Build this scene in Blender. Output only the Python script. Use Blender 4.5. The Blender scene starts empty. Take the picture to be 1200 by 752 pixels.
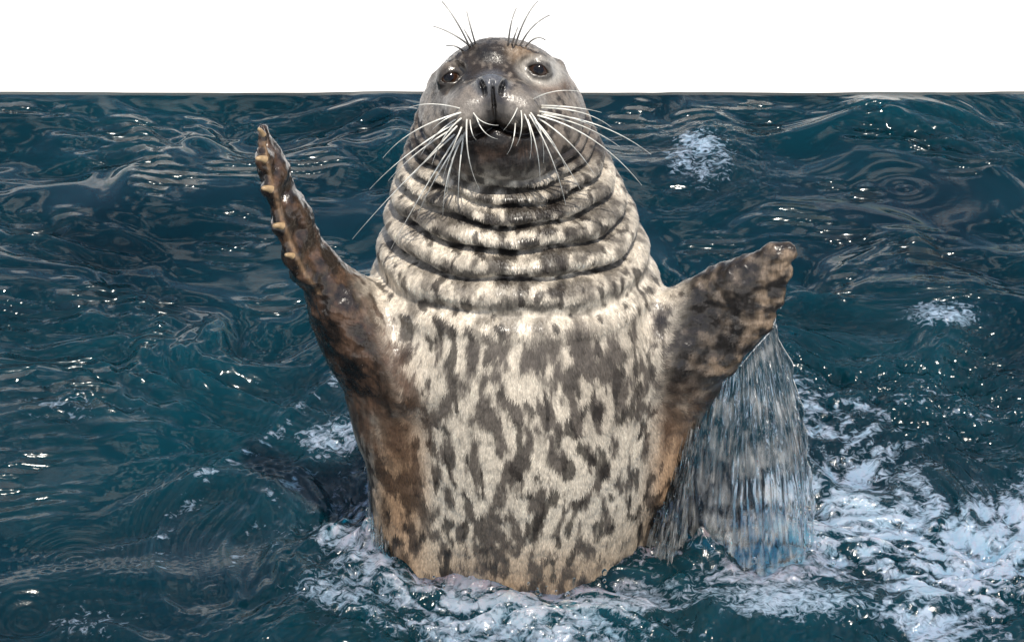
import bpy, math
import numpy as np
from mathutils import Vector, Matrix

# ------------------------------------------------------------------ camera, sky, sun, exposure
scene = bpy.context.scene
PITCH = math.radians(30.0)
SP, CP = math.sin(PITCH), math.cos(PITCH)
TARGET = np.array([0.0, 0.0, 0.355])
CAM_DIST = 5.0
CAM = TARGET + CAM_DIST * np.array([0.0, -CP, SP])
MMPX = 0.00127                                   # metres per photograph pixel at the animal

cd = bpy.data.cameras.new('camera')
cam = bpy.data.objects.new('camera', cd)
scene.collection.objects.link(cam)
cam.location = CAM
cam.rotation_euler = (math.radians(90) - PITCH, 0, 0)
cd.sensor_width = 36.0
cd.lens = 18.0 / (600 * MMPX / CAM_DIST)
cd.clip_end = 500.0
cd.clip_start = 0.05
scene.camera = cam

SUN_EL = math.radians(65)
SUN_AZ = math.radians(168)                       # clockwise from +Y (away from the camera)
sun_vec = Vector((math.sin(SUN_AZ) * math.cos(SUN_EL), math.cos(SUN_AZ) * math.cos(SUN_EL), math.sin(SUN_EL)))
world = bpy.data.worlds.new('World')
scene.world = world
world.use_nodes = True
wn = world.node_tree.nodes
sky = wn.new('ShaderNodeTexSky')
sky.sky_type = 'NISHITA'
sky.sun_disc = False
sky.sun_elevation = SUN_EL
sky.sun_rotation = SUN_AZ
sky.air_density = 1.0
sky.dust_density = 1.0
# broken cloud added all over the unseen sky, for pale reflections and soft fill
wl = world.node_tree.links
wtc = wn.new('ShaderNodeTexCoord')
wns = wn.new('ShaderNodeTexNoise'); wns.inputs['Scale'].default_value = 6.5; wns.inputs['Detail'].default_value = 5.0; wns.inputs['Distortion'].default_value = 0.4
wcr = wn.new('ShaderNodeMapRange'); wcr.inputs['From Min'].default_value = 0.53; wcr.inputs['From Max'].default_value = 0.64
wmx = wn.new('ShaderNodeMix'); wmx.data_type = 'RGBA'
wl.new(wtc.outputs['Generated'], wns.inputs['Vector']); wl.new(wns.outputs[0], wcr.inputs['Value']); wl.new(wcr.outputs[0], wmx.inputs[0])
wl.new(sky.outputs[0], wmx.inputs[6]); wmx.inputs[7].default_value = (11.5, 11.5, 11.8, 1)
wl.new(wmx.outputs[2], wn['Background'].inputs[0])
wn['Background'].inputs[1].default_value = 0.08
ld = bpy.data.lights.new('sun', 'SUN')
ld.energy = 3.6
ld.angle = math.radians(0.5)
ld.color = (1.0, 0.93, 0.82)
sun = bpy.data.objects.new('sun', ld)
scene.collection.objects.link(sun)
sun.rotation_euler = sun_vec.to_track_quat('Z', 'Y').to_euler()
scene.view_settings.view_transform = 'Standard'
scene.view_settings.look = 'None'
scene.view_settings.exposure = 0.3
scene.view_settings.gamma = 1.0
scene.cycles.use_denoising = True
scene.cycles.max_bounces = 8
scene.cycles.transparent_max_bounces = 12
scene.cycles.sample_clamp_indirect = 4.0
scene.cycles.caustics_reflective = False
scene.cycles.caustics_refractive = False

RNG = np.random.default_rng(11)

# ------------------------------------------------------------------ helpers
def px_ray(px, py):
    d = np.array([(px - 600) * MMPX, (376 - py) * MMPX, -CAM_DIST])
    return d[0] * np.array([1, 0, 0]) + d[1] * np.array([0, SP, CP]) + d[2] * np.array([0, -CP, SP])

def P(px, py, y):
    """point of the photograph's ray (px, py) at world depth y"""
    r = px_ray(px, py)
    return CAM + r * ((y - CAM[1]) / r[1])

def G(px, py, z=0.0):
    """point of the ray at height z (the water)"""
    r = px_ray(px, py)
    return CAM + r * ((z - CAM[2]) / r[2])

def project(p):
    d = np.asarray(p) - CAM
    u = d[..., 0]
    v = d[..., 1] * SP + d[..., 2] * CP
    w = d[..., 1] * CP - d[..., 2] * SP
    k = CAM_DIST / w / MMPX
    return 600 + u * k, 376 - v * k, w

def sm(a, b, x):
    t = np.clip((x - a) / (b - a), 0, 1)
    return t * t * (3 - 2 * t)

def mix(a, b, t):
    return a + (b - a) * t

_perm = np.random.default_rng(5).permutation(512).astype(np.int32)
_perm = np.concatenate([_perm, _perm, _perm])
_grad = np.random.default_rng(6).normal(size=(512, 3)).astype(np.float32)
_grad /= np.linalg.norm(_grad, axis=1)[:, None]

def perlin(p, scale=(1, 1, 1), off=0.0):
    q = np.asarray(p, dtype=np.float64) * np.asarray(scale) + off + 100.0
    i = np.floor(q).astype(np.int32)
    f = (q - i).astype(np.float32)
    i &= 511
    w = f * f * f * (f * (f * 6 - 15) + 10)
    def corner(a, b, c):
        h = _perm[(_perm[(_perm[(i[:, 0] + a) & 511] + i[:, 1] + b) & 511] + i[:, 2] + c) & 511]
        g = _grad[h]
        return g[:, 0] * (f[:, 0] - a) + g[:, 1] * (f[:, 1] - b) + g[:, 2] * (f[:, 2] - c)
    x00 = mix(corner(0, 0, 0), corner(1, 0, 0), w[:, 0]); x10 = mix(corner(0, 1, 0), corner(1, 1, 0), w[:, 0])
    x01 = mix(corner(0, 0, 1), corner(1, 0, 1), w[:, 0]); x11 = mix(corner(0, 1, 1), corner(1, 1, 1), w[:, 0])
    return mix(mix(x00, x10, w[:, 1]), mix(x01, x11, w[:, 1]), w[:, 2]) * 1.5

def fbm(p, scale, off=0.0, octs=3):
    s = np.zeros(len(p)); a = 1.0; sc = np.asarray(scale, dtype=float)
    for o in range(octs):
        s += a * perlin(p, sc, off + 17.3 * o); a *= 0.5; sc = sc * 2.03
    return s

def mesh_obj(name, verts, faces, mat, parent=None, smooth=True, colors=None, attrs=None):
    """faces: (n,4) or (n,3) int array"""
    verts = np.asarray(verts, dtype=np.float32); faces = np.asarray(faces, dtype=np.int32)
    me = bpy.data.meshes.new(name)
    n = faces.shape[1]
    me.vertices.add(len(verts)); me.vertices.foreach_set('co', verts.ravel())
    me.loops.add(faces.size); me.loops.foreach_set('vertex_index', faces.ravel())
    me.polygons.add(len(faces))
    me.polygons.foreach_set('loop_start', np.arange(0, faces.size, n, dtype=np.int32))
    me.update(calc_edges=True)
    me.validate()
    if smooth:
        me.polygons.foreach_set('use_smooth', np.ones(len(me.polygons), dtype=bool))
    if colors is not None:
        a = me.color_attributes.new('tint', 'FLOAT_COLOR', 'POINT')
        c = np.ones((len(verts), 4), dtype=np.float32); c[:, :3] = colors
        a.data.foreach_set('color', c.ravel())
    for k, v in (attrs or {}).items():
        a = me.attributes.new(k, 'FLOAT', 'POINT')
        a.data.foreach_set('value', np.asarray(v, dtype=np.float32))
    me.materials.append(mat)
    o = bpy.data.objects.new(name, me)
    scene.collection.objects.link(o)
    if parent: o.parent = parent
    return o

def tag(o, label=None, cat=None, kind=None, group=None):
    if label: o['label'] = label
    if cat: o['category'] = cat
    if kind: o['kind'] = kind
    if group: o['group'] = group
    return o

def srgb(r, g, b):
    c = np.array([r, g, b]) / 255.0
    return np.where(c <= 0.04045, c / 12.92, ((c + 0.055) / 1.055) ** 2.4)

class Mat:
    def __init__(self, name):
        self.m = bpy.data.materials.new(name); self.m.use_nodes = True
        self.t = self.m.node_tree; self.n = self.t.nodes; self.b = self.n['Principled BSDF']
    def node(self, kind, **kw):
        x = self.n.new(kind)
        for k, v in kw.items():
            if hasattr(x, k): setattr(x, k, v)
            else: x.inputs[k.replace('_', ' ')].default_value = v
        return x
    def link(self, a, b): self.t.links.new(a, b)
    def set(self, **kw):
        for k, v in kw.items(): self.b.inputs[k.replace('_', ' ')].default_value = v
        return self

# ------------------------------------------------------------------ setting: added white deck and water
EDGE_Y = G(600, 108)[1]
POOL_X, POOL_NEAR = 2.4, -1.7  # near edge sets how much light the added deck bounces to the seal

M_added_deck = Mat('added_white_deck').set(Roughness=0.85)
nz = M_added_deck.node('ShaderNodeTexNoise', Scale=6.0, Detail=5.0)
cr = M_added_deck.node('ShaderNodeValToRGB')
cr.color_ramp.elements[0].color = (0.88, 0.88, 0.87, 1); cr.color_ramp.elements[1].color = (0.93, 0.93, 0.925, 1)
tc = M_added_deck.node('ShaderNodeTexCoord')
M_added_deck.link(tc.outputs['Object'], nz.inputs['Vector']); M_added_deck.link(nz.outputs[0], cr.inputs[0])
M_added_deck.link(cr.outputs[0], M_added_deck.b.inputs['Base Color'])
# white sheet added as blank backdrop and light bounce, reaching the horizon with the pool's opening cut out, plus the pool's inner faces
B = 160.0; zt = 0.006
dv = [(-B, -B, zt), (B, -B, zt), (B, B, zt), (-B, B, zt),
      (-POOL_X, POOL_NEAR, zt), (POOL_X, POOL_NEAR, zt), (POOL_X, EDGE_Y, zt), (-POOL_X, EDGE_Y, zt),
      (-POOL_X, POOL_NEAR, -1.6), (POOL_X, POOL_NEAR, -1.6), (POOL_X, EDGE_Y, -1.6), (-POOL_X, EDGE_Y, -1.6)]
df = [(0, 1, 5, 4), (1, 2, 6, 5), (2, 3, 7, 6), (3, 0, 4, 7), (4, 5, 9, 8), (5, 6, 10, 9), (6, 7, 11, 10), (7, 4, 8, 11), ]
deck = mesh_obj('added_deck', dv, df, M_added_deck.m, smooth=False)
tag(deck, 'added white sunlit deck filling the blank beyond the straight water edge and bouncing light', 'added deck', 'structure')

# periodic noise tiles made by spectral synthesis
TILE, TL = 1024, 2.56
kx = np.fft.fftfreq(TILE, TL / TILE)[:, None]; ky = np.fft.fftfreq(TILE, TL / TILE)[None, :]
KR = np.sqrt(kx ** 2 + ky ** 2)
def tile(lo, hi, slope=-1.5, direction=None, spread=0.5, seed=0):
    """noise with wavelengths lo..hi metres, unit rms slope"""
    r = np.random.default_rng(seed)
    spec = np.fft.fft2(r.normal(size=(TILE, TILE)))
    k = np.maximum(KR, 1e-6)
    wl = 1 / k
    amp = k ** slope * sm(lo * 0.75, lo, wl) * (1 - sm(hi, hi * 1.35, wl))
    if direction is not None:
        ang = np.arctan2(ky, kx) - direction
        amp = amp * np.exp(-(np.sin(ang) ** 2) / (2 * spread ** 2))
    h = np.fft.ifft2(spec * amp).real
    gx, gy = np.gradient(h, TL / TILE)
    return (h / np.sqrt((gx ** 2 + gy ** 2).mean())).astype(np.float32)
def samp(t, x, y):
    fx = np.mod(x / TL * TILE, TILE); fy = np.mod(y / TL * TILE, TILE)
    ix = np.floor(fx).astype(np.int32); iy = np.floor(fy).astype(np.int32)
    ax = (fx - ix).astype(np.float32); ay = (fy - iy).astype(np.float32)
    ix %= TILE; iy %= TILE; jx = (ix + 1) % TILE; jy = (iy + 1) % TILE
    return mix(mix(t[ix, iy], t[jx, iy], ax), mix(t[ix, jy], t[jx, jy], ax), ay)

def graded(lo, a, b, hi, d, g=1.09):
    core = list(np.linspace(a, b, int(round((b - a) / d)) + 1))
    def ext(start, end, sgn):
        out = []; s = d; x = start
        while (end - x) * sgn > s * 1.5:
            s = min(s * g, 0.12); x = x + sgn * s; out.append(x)
        if out: out[-1] = end
        return out
    left = ext(a, lo, -1)[::-1] if lo < a else []
    right = ext(b, hi, 1) if hi > b else []
    return np.array(left + core + right)

def water_height(X, Y):
    """height of the water, amount of foam and painted sky reflection"""
    T_long = tile(0.22, 0.6, -2.0, seed=1)
    T_mid = tile(0.08, 0.22, -1.8, direction=1.2, spread=0.75, seed=2)
    T_rip = tile(0.03, 0.08, -1.5, direction=0.9, spread=0.6, seed=3)
    T_chop = tile(0.016, 0.12, -1.9, seed=4)
    T_fine = tile(0.010, 0.024, -1.2, seed=5)
    T_warp1 = tile(0.25, 0.8, -2.0, seed=6); T_warp2 = tile(0.25, 0.8, -2.0, seed=7)
    T_mask = tile(0.25, 0.9, -2.0, seed=8); T_mask2 = tile(0.08, 0.3, -2.0, seed=9)
    T_mask = T_mask / T_mask.std(); T_mask2 = T_mask2 / T_mask2.std()
    T_warp1 = T_warp1 / T_warp1.std(); T_warp2 = T_warp2 / T_warp2.std()
    px, py, _ = project(np.stack([X, Y, np.zeros_like(X)], -1))
    wx = X + 0.05 * samp(T_warp1, X, Y); wy = Y + 0.05 * samp(T_warp2, X, Y)
    m1 = samp(T_mask, X, Y); m2 = samp(T_mask2, X * 1.0 + .7, Y + .3)
    R = np.hypot(X + 0.0, Y)
    # the churned water: round the animal and to its right, under the wet flipper
    chop = np.exp(-((np.maximum(R - 0.2, 0)) / 0.16) ** 2)
    cx, cy = G(1050, 570)[:2]
    chop_r = np.exp(-(((X - cx) / 0.46) ** 2 + ((Y - cy) / 0.52) ** 2) ** 2)
    cx2, cy2 = G(820, 190)[:2]
    patch = np.exp(-(((X - cx2) / 0.11) ** 2 + ((Y - cy2) / 0.15) ** 2))
    cx3, cy3 = G(610, 735)[:2]
    front = np.exp(-(((X - cx3) / 0.4) ** 2 + ((Y - cy3) / 0.12) ** 2))
    churn = np.clip(np.maximum.reduce([chop, chop_r * (0.9 + 0.2 * np.tanh(m1 * 1.5)), 0.45 * patch, 0.9 * front]), 0, 1)
    left = sm(0.1, -0.5, X)
    low = sm(0.75, 0.25, Y)
    h = 0.14 * samp(T_long, wx, wy)
    h += 0.20 * samp(T_mid, wx, wy) * (0.75 + 0.5 * np.tanh(m1))
    ripm = np.clip(0.10 + 0.25 * np.tanh(m1 * 1.2 - 0.3) + 0.20 * left * low + 0.12 * np.tanh(m2), 0.02, 0.5)
    h += ripm * 0.45 * samp(T_rip, wx * 1.0, wy) * (1 - 0.6 * churn)
    h += churn * 0.50 * samp(T_chop, wx + .3, wy + .9)
    rip0 = churn * 0.55 * samp(T_chop, wx * 1.3 + .9, wy * 1.3 + .1) / 1.3
    h += (0.05 * churn + 0.06 * left * low * sm(0.2, 1.2, m2)) * samp(T_fine, X, Y)
    gl = np.zeros_like(X); rip = np.zeros_like(X)
    # steep little ripple trains that throw the sun back
    gr = np.random.default_rng(21)
    extra = [(gr.uniform(0, 470), gr.uniform(125, 480), gr.uniform(.015, .05), gr.uniform(.012, .03), gr.uniform(.02, .032), gr.normal() * .2, gr.uniform(.85, 1.05)) for _ in range(26)]
    extra += [(gr.uniform(780, 1200), gr.uniform(120, 420), gr.uniform(.015, .05), gr.uniform(.012, .03), gr.uniform(.02, .032), gr.normal() * .2, gr.uniform(.85, 1.05)) for _ in range(16)]
    for (qx, qy, lx, ly, lam, rot_, sl) in extra + list(((105, 345, .07, .045, .030, .25, .95), (150, 165, .06, .05, .028, .15, .9), (205, 215, .05, .02, .026, .1, .9), (370, 205, .05, .05, .027, .1, .9),
            (185, 355, .03, .04, .024, .2, .9), (60, 430, .09, .06, .030, .35, .8), (110, 470, .10, .05, .028, .3, .75), (35, 130, .06, .02, .026, .0, .9), (1075, 160, .10, .03, .030, -.4, .95),
            (1140, 190, .04, .02, .026, -.3, .95), (1000, 330, .04, .02, .024, .0, .9), (1085, 300, .06, .04, .026, .4, .9), (1120, 350, .06, .03, .026, .3, .85), (870, 125, .04, .02, .026, 0, .95),
            (40, 265, .06, .03, .030, .2, .8), (270, 290, .04, .03, .024, .2, .85), (430, 150, .05, .02, .024, 0, .85), (1150, 430, .06, .03, .024, -.3, .85), (20, 560, .08, .07, .024, .4, .7), (745, 140, .04, .04, .024, 0, .8), (940, 260, .06, .04, .026, .1, .7))):
        gx, gy = G(qx, qy)[:2]; lam = lam * 1.45
        c_, s_ = math.cos(rot_ * .35 - .05), math.sin(rot_ * .35 - .05)
        a_ = (X - gx) * c_ + (Y - gy) * s_; b_ = -(X - gx) * s_ + (Y - gy) * c_
        b_ = b_ + 0.007 * samp(T_warp2, X * 2, Y * 2)
        env = np.exp(-((a_ / lx) ** 2 + (b_ / (ly * 1.6)) ** 2) ** 1.3) * np.clip(0.85 + 0.8 * samp(T_mask2, X * 2.0 + qx, Y * 2.0), 0, 1.4)
        gl = np.maximum(gl, env)
        rip += env * sl * 1.6 * lam / 6.283 * np.sin(b_ * 6.283 / lam)
    # rings where drops fell, and the bow waves the rising animal pushed out to the left
    for (dx, dy, lam, rad, am) in ((88, 655, 0.016, 0.075, 0.0011), (150, 690, 0.017, 0.05, 0.0010), (30, 715, 0.018, 0.085, 0.0010),
                                   (118, 735, 0.014, 0.04, 0.0008), (1000, 330, 0.02, 0.05, 0.0006), (360, 200, 0.03, 0.06, 0.0004),
                                   (1060, 215, 0.035, 0.07, 0.0006), (180, 240, 0.03, 0.08, 0.0005), (250, 700, 0.014, 0.035, 0.0008)):
        gx, gy = G(dx, dy)[:2]
        r = np.hypot(X - gx, Y - gy)
        h += am * np.cos(2 * np.pi * r / lam) * np.exp(-(r / rad) ** 2) * (1 - churn)
    ang = np.arctan2(Y + 0.1, -(X - 0.05))
    wob = 0.012 * samp(T_mask, X * 1.4, Y * 1.4)
    arc = np.zeros_like(X)
    for (r0, am) in ((0.46, 0.0055), (0.56, 0.006)):
        rr = np.hypot(X - 0.03, (Y + 0.12) * 1.0) + wob - r0 - 0.10 * sm(0.3, 1.2, ang)
        w = sm(-0.5, -0.05, ang) * (1 - sm(1.0, 1.45, ang)) * (X < 0.1)
        h += w * am * np.exp(-(rr / 0.013) ** 2); arc = np.maximum(arc, w * np.exp(-((rr + .012) / 0.034) ** 2))
        h += w * 0.0009 * np.cos(rr * 2 * np.pi / 0.016) * np.exp(-((rr - 0.03) / 0.04) ** 2)
    # water piled up against the body
    side_r = np.exp(-(((X - 0.24) / 0.10) ** 2 + ((Y + 0.06) / 0.12) ** 2))
    side_l = np.exp(-(((X + 0.22) / 0.07) ** 2 + ((Y + 0.06) / 0.10) ** 2))
    lump = np.maximum(samp(T_mask2, X * 2.2 + .2, Y * 2.2 + .6), -0.4)
    h += 0.014 * np.exp(-((R - 0.20) / 0.05) ** 2) * (0.6 + 0.8 * np.tanh(m2)) + (0.030 * side_r + 0.020 * side_l) * (0.5 + 0.7 * lump)
    # the wave dies against the far edge of the pool
    edge = sm(-0.01, 0.12, np.minimum(np.minimum(EDGE_Y - Y, Y - POOL_NEAR), POOL_X - np.abs(X)))
    h = h * (0.06 + 0.94 * edge)
    h = np.where((Y > EDGE_Y) | (Y < POOL_NEAR) | (np.abs(X) > POOL_X), np.minimum(h, .001), h)
    T_fl = tile(0.016, 0.07, -1.6, direction=1.45, spread=0.8, seed=14); T_fl = T_fl / T_fl.std()
    fo = churn * (0.65 + 0.10 * np.tanh(m2) + 0.08 * np.tanh(m1) + 0.17 * np.tanh(samp(T_fl, wx, wy)))  # foam, and the sky's reflection painted over the chop
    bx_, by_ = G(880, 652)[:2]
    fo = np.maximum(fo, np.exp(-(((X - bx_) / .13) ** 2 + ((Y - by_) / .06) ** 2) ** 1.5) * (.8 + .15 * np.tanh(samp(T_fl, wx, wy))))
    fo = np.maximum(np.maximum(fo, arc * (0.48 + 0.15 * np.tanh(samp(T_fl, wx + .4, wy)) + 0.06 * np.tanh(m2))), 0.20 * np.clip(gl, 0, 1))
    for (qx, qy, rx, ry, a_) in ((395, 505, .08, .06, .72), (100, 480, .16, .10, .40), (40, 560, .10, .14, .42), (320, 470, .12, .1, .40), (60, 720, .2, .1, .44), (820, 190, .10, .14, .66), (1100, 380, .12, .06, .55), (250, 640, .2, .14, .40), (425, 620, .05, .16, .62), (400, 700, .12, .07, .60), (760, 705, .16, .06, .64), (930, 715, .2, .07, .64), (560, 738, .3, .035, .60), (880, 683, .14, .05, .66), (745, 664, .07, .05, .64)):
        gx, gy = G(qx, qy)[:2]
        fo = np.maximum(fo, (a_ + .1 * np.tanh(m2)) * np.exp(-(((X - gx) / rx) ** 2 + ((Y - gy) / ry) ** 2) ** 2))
    rough = np.clip(np.maximum(.66 * np.clip(gl, 0, 1), fo * 1.3), 0, 1)
    return h, churn, fo, rip + rip0, rough, py

xs = graded(-POOL_X - .2, -1.12, 1.12, POOL_X + .2, 0.003)
ys = graded(POOL_NEAR - .2, -0.42, EDGE_Y, EDGE_Y + 0.3, 0.003)
GX, GY = np.meshgrid(xs, ys, indexing='ij')
H, CH, WM1, RIP, RGH, WPY = water_height(GX.ravel(), GY.ravel())
gx_, gy_ = np.gradient(H.reshape(GX.shape), xs, ys)
lap = (np.gradient(gx_, xs, axis=0) + np.gradient(gy_, ys, axis=1)).ravel()
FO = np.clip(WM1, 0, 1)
nx, ny = len(xs), len(ys)
idx = np.arange(nx * ny).reshape(nx, ny)
wf = np.stack([idx[:-1, :-1], idx[1:, :-1], idx[1:, 1:], idx[:-1, 1:]], -1).reshape(-1, 4)

M_w = Mat('deep_teal_water').set(Roughness=0.06, IOR=1.40)
M_w.b.inputs['Specular IOR Level'].default_value = 0.5
M_w.b.inputs['Subsurface Weight'].default_value = 1.0
M_w.b.inputs['Subsurface Radius'].default_value = (0.2, 0.45, 0.5)
M_w.b.inputs['Subsurface Scale'].default_value = 1.0
tc = M_w.node('ShaderNodeTexCoord')
nz = M_w.node('ShaderNodeTexNoise', Scale=1.6, Detail=4.0)
M_w.link(tc.outputs['Object'], nz.inputs['Vector'])
cr = M_w.node('ShaderNodeValToRGB')
cr.color_ramp.elements[0].position = 0.3; cr.color_ramp.elements[0].color = (0.0006, 0.0095, 0.017, 1)
cr.color_ramp.elements[1].position = 0.72; cr.color_ramp.elements[1].color = (0.0010, 0.037, 0.056, 1)
M_w.link(nz.outputs[0], cr.inputs[0])
# foam and sky reflection on the chop, painted as pale diffuse flecks
at = M_w.node('ShaderNodeAttribute', attribute_name='foam_reflection')
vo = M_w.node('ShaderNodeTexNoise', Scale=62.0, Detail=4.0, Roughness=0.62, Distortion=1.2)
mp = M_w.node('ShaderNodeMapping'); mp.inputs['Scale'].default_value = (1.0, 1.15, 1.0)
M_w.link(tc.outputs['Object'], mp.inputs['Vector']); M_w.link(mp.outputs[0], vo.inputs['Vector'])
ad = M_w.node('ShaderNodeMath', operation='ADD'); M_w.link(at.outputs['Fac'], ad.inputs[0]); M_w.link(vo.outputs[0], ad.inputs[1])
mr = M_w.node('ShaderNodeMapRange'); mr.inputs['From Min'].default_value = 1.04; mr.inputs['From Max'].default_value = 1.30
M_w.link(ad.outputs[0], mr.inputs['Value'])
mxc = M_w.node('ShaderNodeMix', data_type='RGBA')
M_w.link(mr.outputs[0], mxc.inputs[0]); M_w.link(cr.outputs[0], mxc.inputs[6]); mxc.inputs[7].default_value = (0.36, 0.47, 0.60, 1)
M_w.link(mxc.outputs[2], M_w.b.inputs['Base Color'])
wr = M_w.node('ShaderNodeMapRange'); wr.inputs['To Min'].default_value = 0.055; wr.inputs['To Max'].default_value = 0.27
aro = M_w.node('ShaderNodeAttribute', attribute_name='rough')
M_w.link(aro.outputs['Fac'], wr.inputs['Value']); M_w.link(wr.outputs[0], M_w.b.inputs['Roughness'])
b1 = M_w.node('ShaderNodeTexNoise', Scale=90.0, Detail=3.0)
M_w.link(mp.outputs[0], b1.inputs['Vector'])
bs = M_w.node('ShaderNodeMath', operation='MULTIPLY_ADD'); M_w.link(at.outputs['Fac'], bs.inputs[0]); bs.inputs[1].default_value = 0.5; bs.inputs[2].default_value = 0.03
bp = M_w.node('ShaderNodeBump'); bp.inputs['Distance'].default_value = 0.004
M_w.link(bs.outputs[0], bp.inputs['Strength']); M_w.link(b1.outputs[0], bp.inputs['Height']); ar = M_w.node('ShaderNodeAttribute', attribute_name='ripple')
bp2 = M_w.node('ShaderNodeBump'); bp2.inputs['Distance'].default_value = 1.0; bp2.inputs['Strength'].default_value = 1.0
M_w.link(ar.outputs['Fac'], bp2.inputs['Height']); M_w.link(bp.outputs[0], bp2.inputs['Normal']); M_w.link(bp2.outputs[0], M_w.b.inputs['Normal'])
# the body of water: the rippled top, straight sides and a floor
rim = np.concatenate([idx[:, 0], idx[-1, 1:], idx[-2::-1, -1], idx[0, -2:0:-1]])
wv = np.stack([GX.ravel(), GY.ravel(), H], -1)
nb0 = len(wv); low_v = wv[rim].copy(); low_v[:, 2] = -1.5
ce = np.array([[0.0, 0.3, -1.5]])
rl = np.arange(len(rim)) + nb0; rn = np.roll(rim, -1); rln = np.roll(rl, -1); cidx = nb0 + len(rim)
wside = np.stack([rim, rl, rln, rn], -1)
wbot = np.stack([np.full(len(rim[::2]), cidx), np.roll(rl[::-1], 0)[::2][:len(rim[::2])], np.roll(rl[::-1], -1)[::2][:len(rim[::2])], np.roll(rl[::-1], -2)[::2][:len(rim[::2])]], -1)
water = mesh_obj('water', np.vstack([wv, low_v, ce]), np.concatenate([wf, wside, wbot]), M_w.m, attrs={'foam_reflection': np.concatenate([FO, np.zeros(len(rim) + 1)]), 'ripple': np.concatenate([RIP, np.zeros(len(rim) + 1)]), 'rough': np.concatenate([RGH, np.zeros(len(rim) + 1)])})
tag(water, 'dark teal rippled pool water with sun glints, pale foam and painted sky reflections on the churn around the seal', 'water', 'structure')

# ------------------------------------------------------------------ the seal: one continuous surface from a distance field
U3 = np.array([1.0, 0, 0]); V3 = np.array([0, SP, CP]); W3 = np.array([0, -CP, SP])
HEAD = P(588, 125, -0.015)

def axis_pts(segs):
    out = [segs[0][0]]
    for a, b, d in segs:
        n = max(1, int(round((b - a) / d)))
        out += list(np.linspace(a, b, n + 1)[1:])
    return np.array(out, dtype=np.float32)
AX = axis_pts([(-0.43, -0.165, 0.0035), (-0.165, 0.125, 0.0020), (0.125, 0.46, 0.0035)])
AY = axis_pts([(-0.27, 0.16, 0.0030), (0.16, 0.26, 0.006)])
AZ = axis_pts([(-0.22, 0.38, 0.0035), (0.38, 0.86, 0.0020), (0.86, 0.88, 0.004)])

tz = np.array([-.30, -.15, 0.0, .10, .20, .30, .38, .43, .48, .54, .60, .657, .70, .74, .78, .82, .90])
ta = np.array([.165, .192, .208, .215, .217, .216, .216, .214, .202, .184, .162, .139, .122, .100, .080, .070, .060])
tf = np.array([.150, .175, .192, .202, .208, .206, .196, .186, .174, .158, .142, .124, .110, .090, .080, .070, .060])
tx = np.array([.018, .018, .015, .018, .020, .018, .008, .005, .002, -.002, -.008, -.012, -.014, -.015, -.015, -.015, -.015])
def spl(z, t):
    # smoothed linear table
    return (np.interp(z - .02, tz, t) + 2 * np.interp(z, tz, t) + np.interp(z + .02, tz, t)) / 4
CREASE = np.array([.400, .452, .503, .546, .585, .617, .643, .664, .683])
def fold(zf, theta_front):
    """skin rolls of the neck: -1 at the bottom of a crease, 0 on the crest"""
    i = np.clip(np.searchsorted(CREASE, zf) - 1, 0, len(CREASE) - 2)
    c0 = CREASE[i]; c1 = CREASE[i + 1]
    t = np.clip((zf - c0) / (c1 - c0), 0, 1)
    t = t ** 1.45
    prof = np.power(np.clip(4 * t * (1 - t), 0, 1), mix(1.3, 0.50, sm(.42, .54, zf))) - 1.0
    return prof

FX, FY, FZ = len(AX), len(AY), len(AZ)
F = np.full((FX, FY, FZ), 1.0, dtype=np.float32)

def block(lo, hi):
    s = []
    for A, l, h in zip((AX, AY, AZ), lo, hi):
        a = max(0, np.searchsorted(A, l) - 1); b = min(len(A), np.searchsorted(A, h) + 1)
        s.append(slice(a, b))
    sx, sy, sz = s
    return (sx, sy, sz), AX[sx][:, None, None], AY[sy][None, :, None], AZ[sz][None, None, :]
def smin(a, b, k):
    h = np.maximum(k - np.abs(a - b), 0) / k
    return np.minimum(a, b) - h * h * k * 0.25
def smax(a, b, k):
    return -smin(-a, -b, k)

# trunk and neck
x_, y_, z_ = AX[:, None], AY[None, :], None
rng_ph = RNG.uniform(0, 6.28, 6)
for k, z in enumerate(AZ):
    a = spl(z, ta); f = spl(z, tf); cx = spl(z, tx)
    dx = AX[:, None] - cx; dy = AY[None, :] + 0.0
    b = np.where(dy < 0, f, f * 0.92)
    # slightly squared off chest
    th = np.arctan2(dx / a, -dy / b)
    wob = 0.0045 * np.sin(2.1 * th + rng_ph[0] + 9 * z) + 0.003 * np.sin(4.3 * th + rng_ph[1] - 23 * z) + 0.002 * np.sin(9 * th + rng_ph[2] + 40 * z)
    zf = z + wob - 0.010 * (1 - np.cos(th)) * sm(0.4, 0.6, z)
    front = 0.35 + 0.65 * sm(-0.5, 0.55, np.cos(th))
    zz = zf
    amp = 0.035 * sm(.375, .55, zz) * (1 - sm(.672, .70, zz)) * front
    amp = amp * (0.88 + 0.12 * np.sin(3 * th + rng_ph[3] + z * 60))
    fo = fold(zz, th) * amp
    rho = np.sqrt((dx / a) ** 2 + (dy / b) ** 2) + 1e-6
    r = np.sqrt(dx ** 2 + dy ** 2) + 1e-6
    F[:, :, k] = smax(r * (1 - 1 / rho) - fo, z - 0.765 + 0 * r, 0.06)
del k

def headframe(X, Y, Z, c=HEAD):
    dx, dy, dz = X - c[0], Y - c[1], Z - c[2]
    return dx + 0 * dy + 0 * dz, dy * SP + dz * CP + 0 * dx, -dy * CP + dz * SP + 0 * dx
def hp(px, py, w=0.0):
    r = px_ray(px, py)
    t = ((HEAD - CAM) @ W3 + w) / (r @ W3)
    d = CAM + t * r - HEAD
    return np.array([d @ U3, d @ V3, w])
def hworld(h):
    return HEAD + h[0] * U3 + h[1] * V3 + h[2] * W3

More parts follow.
